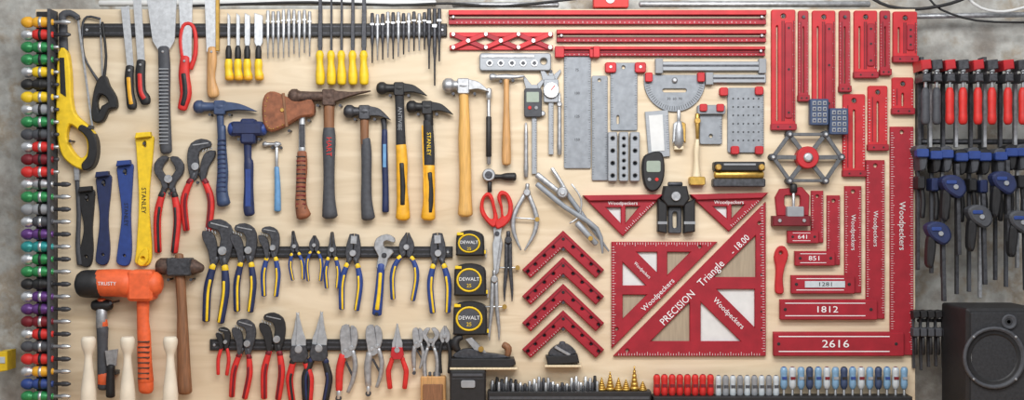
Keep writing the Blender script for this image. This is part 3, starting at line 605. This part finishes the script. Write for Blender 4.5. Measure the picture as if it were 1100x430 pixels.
# ------------------------------------------------------------ pliers family
def pliers(kind,x,y,h,sp,c1,c2,rot=0,mx=1,name=None,dd=5,hm='dsteel'):
    nm={'nose':'needle_nose_pliers','line':'linesman_pliers','diag':'diagonal_cutters','chan':'tongue_and_groove_pliers','snip':'aviation_snips','lock':'locking_pliers','nip':'end_nippers','slip':'slip_joint_pliers'}[kind]
    k=h/100.0; o=O(name or nm,x,y,rot,k,mx,dd); j0,j1=1,4.5
    s=sp/k/2; hy=36
    if kind=='nose':
        hy=38
        for q in (-1,1): o.P([(q*.4,0),(q*2.6,1),(q*5,20),(q*8,30),(q*8,38),(q*3,44),(q*.4,40)],j0,j1,hm,.6)
    elif kind=='line':
        hy=32
        for q in (-1,1): o.P([(q*.5,0),(q*6,1),(q*9,14),(q*10,26),(q*7,36),(q*.5,34)],j0,j1,hm,.7)
        o.B(-4,3,4,13,j1-.5,j1+.8,'steel',.2)
    elif kind=='diag':
        hy=28
        for q in (-1,1): o.P(cr([(q*.5,0),(q*5,5),(q*10,14),(q*11,24),(q*7,34),(q*.5,32)],2),j0,j1,hm,.7)
    elif kind in('chan','slip'):
        hy=36
        o.P(cr([(-14,2),(-4,-1),(7,4),(11,16),(10,32),(6,44),(1,42),(-2,30),(-1,18),(-5,10),(-14,8)],2),j0,j1,hm,.7)
        o.P(cr([(-19,12),(-10,13),(-5,21),(-3,32),(-4,44),(-8,44),(-12,30),(-18,20)],2),j0-.5,j1+1,hm,.7)
        for t in range(4): o.bar(-16+3*t,8.5+t*.8,-15+3*t,11+t*.8,.8,j1-1,j1+1.6,'bright',bev=0)
        o.bar(-12,3.6,5,6,1.2,j1-.2,j1+.5,'steel',bev=.1)
    elif kind=='snip':
        hy=44
        for q in (-1,1): o.P([(q*-1.5,0),(q*1.5,3),(q*5,20),(q*8,30),(q*8,42),(q*2,46),(q*-3,34),(q*-1,16)],j0+(q+1),j0+2.4+(q+1),'bright',.5)
        o.P([(-8,36),(8,36),(10,48),(6,54),(-6,54),(-10,48)],j0+1,j1+2,hm,.8)
    elif kind=='nip':
        hy=30
        for q in (-1,1): o.P(cr([(q*.4,1),(q*8,0),(q*15,8),(q*14,18),(q*8,26),(q*5,34),(q*.4,32),(q*3,20),(q*7,14),(q*4,7)],2),j0,j1+1,hm,.8)
    elif kind=='lock':
        o.P(cr([(-10,2),(-1,0),(2,12),(4,26),(6,40),(-6,44),(-10,28),(-12,14)],2),j0,j1+1,'steel',.8)
        o.P(cr([(1,1),(9,4),(12,16),(10,30),(4,36),(3,20)],2),j0,j1,'steel',.8)
        o.T([(-6,40,5.0),(-9,60,5.2),(-8,86,4.4)],3.5,c1,.6); o.T([(6,34,3.4),(11,52,3.4),(9,72,3.0),(4,88,2.4)],3.5,c2 or 'steel',.6)
        o.T([(-8,86,3),(-8,97,3)],3.5,'bright',.8,sm=1); o.LD(-8,97,[(4,1),(4,5)],'dsteel',10); o.bar(-2,48,8,66,3,2,4,'dsteel'); o.C(4,30,3,j1,j1+1.6,'bright'); o.C(-3,34,2.4,j1,j1+2,'bright')
        o.done(); return
    o.C(0 if kind not in('chan','slip') else 2,hy-7 if kind!='snip' else 40,4.2,j1-.5,j1+2.6,'steel')
    for q in (-1,1):
        e=s*q
        o.T([(q*3.5,hy,3.2),(q*4+e*.25,hy+8,3.0)],3,hm,.7,8)
        P_=[(q*3.5+e*.3,hy+7,3.1),(e*1.0+q*2,hy+22,3.9),(e*1.15+q*2,hy+(100-hy)*.55,3.9),(e*.95+q*1.5,97,3.7)]
        o.T(P_,3.4,c1,.75,10)
        if c2:
            o.T([(a-q*1.2,b,r*.38) for a,b,r in P_[1:]],3.4+4.2*k*.6,c2,.7,6)
            o.T([P_[0],((P_[0][0]*.6+P_[1][0]*.4),hy+11,3.6)],3.4,c2,.78,10)
    o.done()
pliers('nip',182,168,106,15,'redrub','black',2,1,hm='dsteel',dd=2,name='bolt_cutters'); peg(182,208,5)
pliers('chan',212,150,100,22,'redrub','maroon',0,-1,hm='dsteel',dd=2,name='fencing_pliers'); peg(212,196,5)
row=[('chan',241,237,112,13,'navy','yellow',6),('chan',267,241,96,12,'navy','yellow',3),('slip',293,244,76,11,'blue','yellow',2),('nose',315,248,54,10,'blue','yellow',-6),
('diag',338,253,50,12,'blue','yellow',0),('nose',357,249,62,10,'blue','yellow',0),('line',381,251,84,14,'blue','yellow',4)]
for k,x,y,h,sp,a,b,r in row: pliers(k,x,y,h,sp,a,b,r)
k=.88; o=O('adjustable_wrench',412,253,4,k,-1,5)
o.P(cr([(-14,2),(-4,-2),(8,4),(10,16),(4,26),(6,40),(-5,42),(-8,28),(-14,20),(-10,16),(-3,15),(-1,9),(-5,6),(-14,8)],2),1,5.5,'steel',.8); o.C(-3,24,3.2,4,7,'dsteel'); o.T([(0,36,4.6),(0,60,5),(1,96,6)],4.5,'blue',.6); o.T([(0,46,2.2),(0,70,2.4),(1,90,3)],6.6,'yellow',.6,8); o.C(1,96,2.4,4,8.4,'black'); o.done()
pliers('diag',438,250,74,20,'blue','yellow',4)
pliers('line',470,250,88,14,'blue','yellow',-2)
row=[('chan',243,352,52,8,'redrub',None,4,'black'),('chan',268,344,86,12,'redrub','maroon',8,'dsteel'),('chan',298,337,94,13,'redrub','maroon',4,'black'),('snip',320,335,100,16,'redrub','black',-2,'dsteel'),
('snip',346,334,100,19,'black','navy',4,'dsteel'),('lock',376,349,82,14,'redrub','steel',4,''),('lock',402,349,76,14,'steel','steel',0,''),('snip',427,347,72,14,'redrub','redrub',0,'redb'),
('lock',449,352,50,9,'steel','steel',0,''),('nip',463,352,60,10,'steel',None,0,'steel'),('diag',478,350,52,8,'black',None,0,'steel')]
for k,x,y,h,sp,a,b,r,hm in row: pliers(k,x,y,h,sp,a,b,r,1,hm=hm or 'steel')
# ------------------------------------------------------------ mallets lower-left
o=O('dead_blow_hammer',comp=16)
o.T([(88,305,14),(94,305,15),(108,305,15)],18,'black',1,16,2); o.T([(106,304,14.4),(128,304,15),(140,305,15)],18,'orange',1,16,2); o.T([(138,305,13),(150,305,12.6),(166,305,13.4),(170,305,12.6)],18,'orange',1,16,2)
o.P(rr(140,290,167,323,4),5,31,'orange',3); o.X('TRUSTY',120,304,5.5,33.2,'white'); o.T([(154,320,7),(154,345,6.6),(155,360,7.4),(156,392,7.4),(157,414,8.4),(157,420,7.6)],17,'orange',.8,14)
o.T([(155,372,7.8),(156,392,7.8),(157,410,8.6)],17,'orange',.85,14)
for i in range(8): o.B(150,366+i*5.6,162,367.4+i*5.6,20,24,'rust',.2)
o.done(); peg(126,324,30)
o=O('rubber_mallet'); o.T([(101,328,5),(104,328,6),(117,328,6),(120,328,5)],9,'black',1,14,1)
o.T([(110,322,5.0),(110,332,5.0),(111,350,6)],9,'orange',.8); o.T([(110,332,6.2),(110,352,6.2)],9,'steel',.8,sm=1); o.T([(111,352,6.6),(111,372,5.8),(112,400,6.6),(113,416,7.4)],9,'charcoal',.8); o.T([(113,402,7.2),(113,412,7.4)],9,'orange',.84); o.done()
o=O('sledge_hammer'); o.T([(172,286,7.6),(174,286,9),(182,286,9),(186,286,8)],12,'rust',1,8,1); o.P(rr(182,277,208,296,2),3,21,'dsteel',1.5); o.T([(204,286,8),(210,287,8.6),(219,288,4)],12,'rust',1,8,1)
o.T([(194,274,4.6),(195,296,5.6),(197,330,5.4),(198,365,6.6),(199,395,7.2),(200,420,8)],12,'brownwood',.8,12); o.done(); peg(184,300,18); peg(208,300,18)
for x in (95,137,183):
    o=O('carving_mallet',comp=50)
    o.T([(x,362,6),(x,366,7.8),(x,374,6.8),(x,382,4.2),(x,392,4.6),(x,410,6.8),(x,422,8),(x,432,8.4),(x,438,11),(x,452,15),(x,486,16),(x,494,14)],50,'cream',1,18,3,False); o.done()
o=O('paint_scraper'); o.P([(116,376),(130,374),(128,392),(118,392)],15,17,'steel',.3); o.T([(123,392,4),(122,405,4.6),(122,424,5)],17,'black'); o.B(118,398,127,402,0,14,'dsteel'); o.done()
o=O('torpedo_level'); o.P([(-8,380),(3,379),(3,400),(-8,402)],-32,-6,'yellow',1); o.P([(-6,385),(1,385),(1,392),(-6,392)],-6,-5,'clear',.3); o.done()
# ------------------------------------------------------------ bottom row
o=O('sharpening_stone'); o.P(rr(452,404,479,442,2),0,12,'wood',1); o.P(rr(455,412,476,438,1),12,16,'brownwood',.6); 
for i in range(4): o.T([(457+i*5,400,1.6),(457+i*5,412,1.6)],8,'dsteel',sm=1,n=8)
o.done()
o=O('bit_storage_box'); o.P(rr(484,396,522,446,2.5),0,26,'black',1.5); o.B(487,399,519,402,26,27,'charcoal',.3); o.P(rr(496,406,511,414,2),26,28,'grey',.4); o.B(486,404,520,405,25.5,26.3,'dsteel',.1); o.done()
o=O('drill_bit_rack'); o.B(524,419,698,436,0,22,'black',1); o.B(526,424,696,427,22,22.6,'charcoal',.1)
x=529
while x<640:
    hgt=6+random.random()*9; m=random.choice(['dsteel','black','steel','bright','charcoal'])
    o.T([(x,419-hgt,1.6),(x,414,2.2),(x,421,2.2)],6,m,sm=1,n=8); o.T([(x+2,419-hgt*.7,1.3),(x+2,421,1.8)],15,random.choice(['steel','black','dsteel','dsteel']),sm=1,n=8); x+=5
for x,h in ((646,14),(655,20),(664,14),(672,12),(681,26),(690,10)):
    st=6
    for k in range(st):
        r0=.8+k*.75; y0=419-h+k*h/st; o.T([(x,y0,r0),(x,y0+h/st,r0)],11,'gold',sm=1,n=12,cap=False)
o.done()
o=O('hand_tool_rack'); o.B(700,424,975,438,0,24,'black',1); o.B(702,428,973,431,24,24.6,'grey',.1); o.done()
def driver(x,y0,r,m,m2,name='nut_driver'):
    o=O(name); o.T([(x,y0,r*.8),(x,y0+3,r),(x,y0+9,r*.85),(x,y0+18,r),(x,y0+22,r*.6)],11,m,1,8,2); o.T([(x,y0-.6,r*.62),(x,y0+1.5,r*.72)],11,m2,1,8,1)
    o.T([(x,y0+21,1.4),(x,y0+40,1.4)],11,'steel',sm=1,n=8); o.B(x-r*.6,y0+9,x+r*.6,y0+12,11,11+r*1.02,m2,.1); o.done()
for i in range(8): driver(705+i*8.2,403,3.9,'redrub','maroon','hex_key_driver')
for i in range(9): driver(771+i*7.7,404,3.6,'grey' if i%2 else 'clear','charcoal','torx_driver')
for i in range(15): driver(841+i*9.2,395,4.1,['clearblue','clear','clearblue','steelblue'][i%4],['blue','maroon','grey','black'][i%4],'phillips_screwdriver')
# ------------------------------------------------------------ right side clamps
o=O('clamp_rail'); o.B(992,80,1125,84,-22,1.5,'steel'); o.T([(990,152,3),(1125,152,3)],-4,'dsteel',sm=1); o.T([(990,163,2.0),(1125,163,2.0)],-2,'dsteel',sm=1); o.T([(988,345,2.0),(1034,345,2.0)],-1,'dsteel',sm=1)
for x in (992,1060,1120): o.B(x,60,x+4,170,-22,-5,'dsteel')
o.done()
for i,x in enumerate((991,1003,1017,1031,1047,1062,1079,1095,1110)):
    o=O('f_clamp',comp=18); red='redrub' if i>1 else 'charcoal'
    o.B(x-1.8,64,x+1.8,158,2,8,'steel' if i%2 else 'dsteel',.4)
    o.P([(x-6,66),(x+5,65),(x+6,75),(x-5,77)],2,32,'redb' if i%2==0 else 'dsteel',1)
    o.P([(x-4,80),(x+4,80),(x+4.5,89),(x-4.5,89)],4,34,'dsteel',1); o.T([(x,74,3.2),(x,78,3.2)],28,'bright',sm=1)
    o.T([(x,77,1.8),(x,100,1.8)],28,'bright',sm=1,n=8)
    o.T([(x,96,3.2),(x,102,4.8),(x,118,4.4),(x,129,5),(x,133,4)],28,red,1,8,2); o.done()
for i in range(9):
    x=990+i*13.5+random.uniform(-2,2); y=158+random.uniform(0,6); o=O('bar_clamp',comp=18)
    o.B(x-1.6,y,x+1.8,y+random.uniform(120,168),6,11,['dsteel','charcoal','steel'][i%3],.4)
    o.P(cr([(x-7,y+2),(x-3,y-3),(x+5,y-2),(x+6,y+8),(x+4,y+22),(x-2,y+24),(x-3,y+12)],2),3,26,'black' if i%2 else 'charcoal',1.5)
    o.P(rr(x-7,y+1,x+6,y+10,2),20,30,'blue',1); o.P(rr(x-4,y+30,x+4,y+44,2),3,24,'navy' if i%2 else 'black',1.5)
    o.T([(x+1,y+40,2.4),(x+3,y+56,2.8),(x+2,y+74,2.8)],18,'black',.9,8); o.done()
for i,(x,y) in enumerate(((1022,200),(1050,232),(1076,196),(1094,238),(1006,250))):
    o=O('quick_grip_clamp',comp=36); o.P(cr([(x-12,y-7),(x-2,y-12),(x+10,y-7),(x+14,y+5),(x+7,y+13),(x-2,y+9),(x-9,y+3)],3),28,44,'navy' if i%2==0 else 'charcoal',2)
    o.P(cr([(x-9,y+4),(x-2,y+9),(x-3,y+26),(x-6,y+38),(x-11,y+34),(x-11,y+18)],3),30,42,'black',2); o.bar(x+7,y-24,x+9,y+74,4,30,36,'dsteel'); o.P(rr(x-8,y-6,x+3,y-2,1.5),44,45.2,'blue',.5)
    o.C(x+2,y+1,2.6,44,46,'grey'); o.done()
for i in range(7):
    x=981+i*8; o=O('mini_bar_clamp'); o.bar(x,335,x+1,398+random.uniform(-4,8),2.6,2,6,'dsteel'); o.P([(x-3,334),(x+4,333),(x+5,340),(x-2,342)],1,16,'black',.8); o.P(rr(x-2.5,352,x+4,361,1),1,16,'charcoal',.8); o.T([(x+1,362,1.6),(x+1,380,2.0)],12,'black',n=8); o.done()
# ------------------------------------------------------------ speaker
o=O('bookshelf_speaker',comp=70)
o.P(rr(1032,330,1112,498,3),10,88,'black',3); o.P(rr(1036,334,1108,494,2),87,90,'rubber',.6)
c=(1060,382)
mat('cone',(196,198,200),.55,0,.06,60)
o.LD(c[0],c[1],[(33,89),(33,93),(30,93),(29,90),(26,92),(24,90),(11,82),(9,84),(4,87)],'grey',32,ms=['charcoal','charcoal','charcoal','black','black','cone','cone','grey','grey'])
o.LD(1076,344,[(8,89),(8,92),(6,92),(2,88),(2,90)],'charcoal',20)
for t in range(4): 
    a=math.pi/4+t*math.pi/2; o.C(c[0]+31.5*math.cos(a),c[1]+31.5*math.sin(a),1.4,92,94,'steel',8)
o.done()
HK.done()
# ------------------------------------------------------------ world, lights, camera
w=bpy.data.worlds.new('World'); scene.world=w; w.use_nodes=True; nt=w.node_tree
bg=nt.nodes['Background']; bg.inputs['Strength'].default_value=0.72
tc=nt.nodes.new('ShaderNodeTexCoord'); sx=nt.nodes.new('ShaderNodeSeparateXYZ'); rp=nt.nodes.new('ShaderNodeValToRGB')
rp.color_ramp.elements[0].position=.3; rp.color_ramp.elements[0].color=(.25,.25,.25,1); rp.color_ramp.elements[1].position=.8; rp.color_ramp.elements[1].color=(.95,.96,.97,1)
ma=nt.nodes.new('ShaderNodeMath'); ma.operation='MULTIPLY_ADD'; ma.inputs[1].default_value=.5; ma.inputs[2].default_value=.5
nt.links.new(tc.outputs['Generated'],sx.inputs[0]); nt.links.new(sx.outputs['Z'],ma.inputs[0]); nt.links.new(ma.outputs[0],rp.inputs['Fac']); nt.links.new(rp.outputs['Color'],bg.inputs['Color'])
def area(name,loc,tgt,sx_,sy_,e,c=(1,1,1)):
    l=bpy.data.lights.new(name,'AREA'); l.shape='RECTANGLE'; l.size=sx_; l.size_y=sy_; l.energy=e; l.color=c
    o=bpy.data.objects.new(name,l); o.location=loc; o.rotation_euler=(Vector(tgt)-Vector(loc)).to_track_quat('-Z','Y').to_euler(); COL.objects.link(o)
area('ceiling_light',(0.2,-1.6,2.8),(0.1,0,1.5),1.8,.35,38,(1,.99,.97))
area('ceiling_light',(0.2,-3.2,2.8),(0.0,0,1.4),2.6,.6,38,(1,.99,.98))
cam=bpy.data.cameras.new('camera'); co=bpy.data.objects.new('camera',cam); COL.objects.link(co)
co.location=(0,-(CAMD+DREF)*S,CZ); co.rotation_euler=(math.pi/2,0,0); cam.sensor_width=36; cam.lens=36*CAMD/1100; cam.clip_start=.05
scene.camera=co
scene.view_settings.view_transform='Standard'
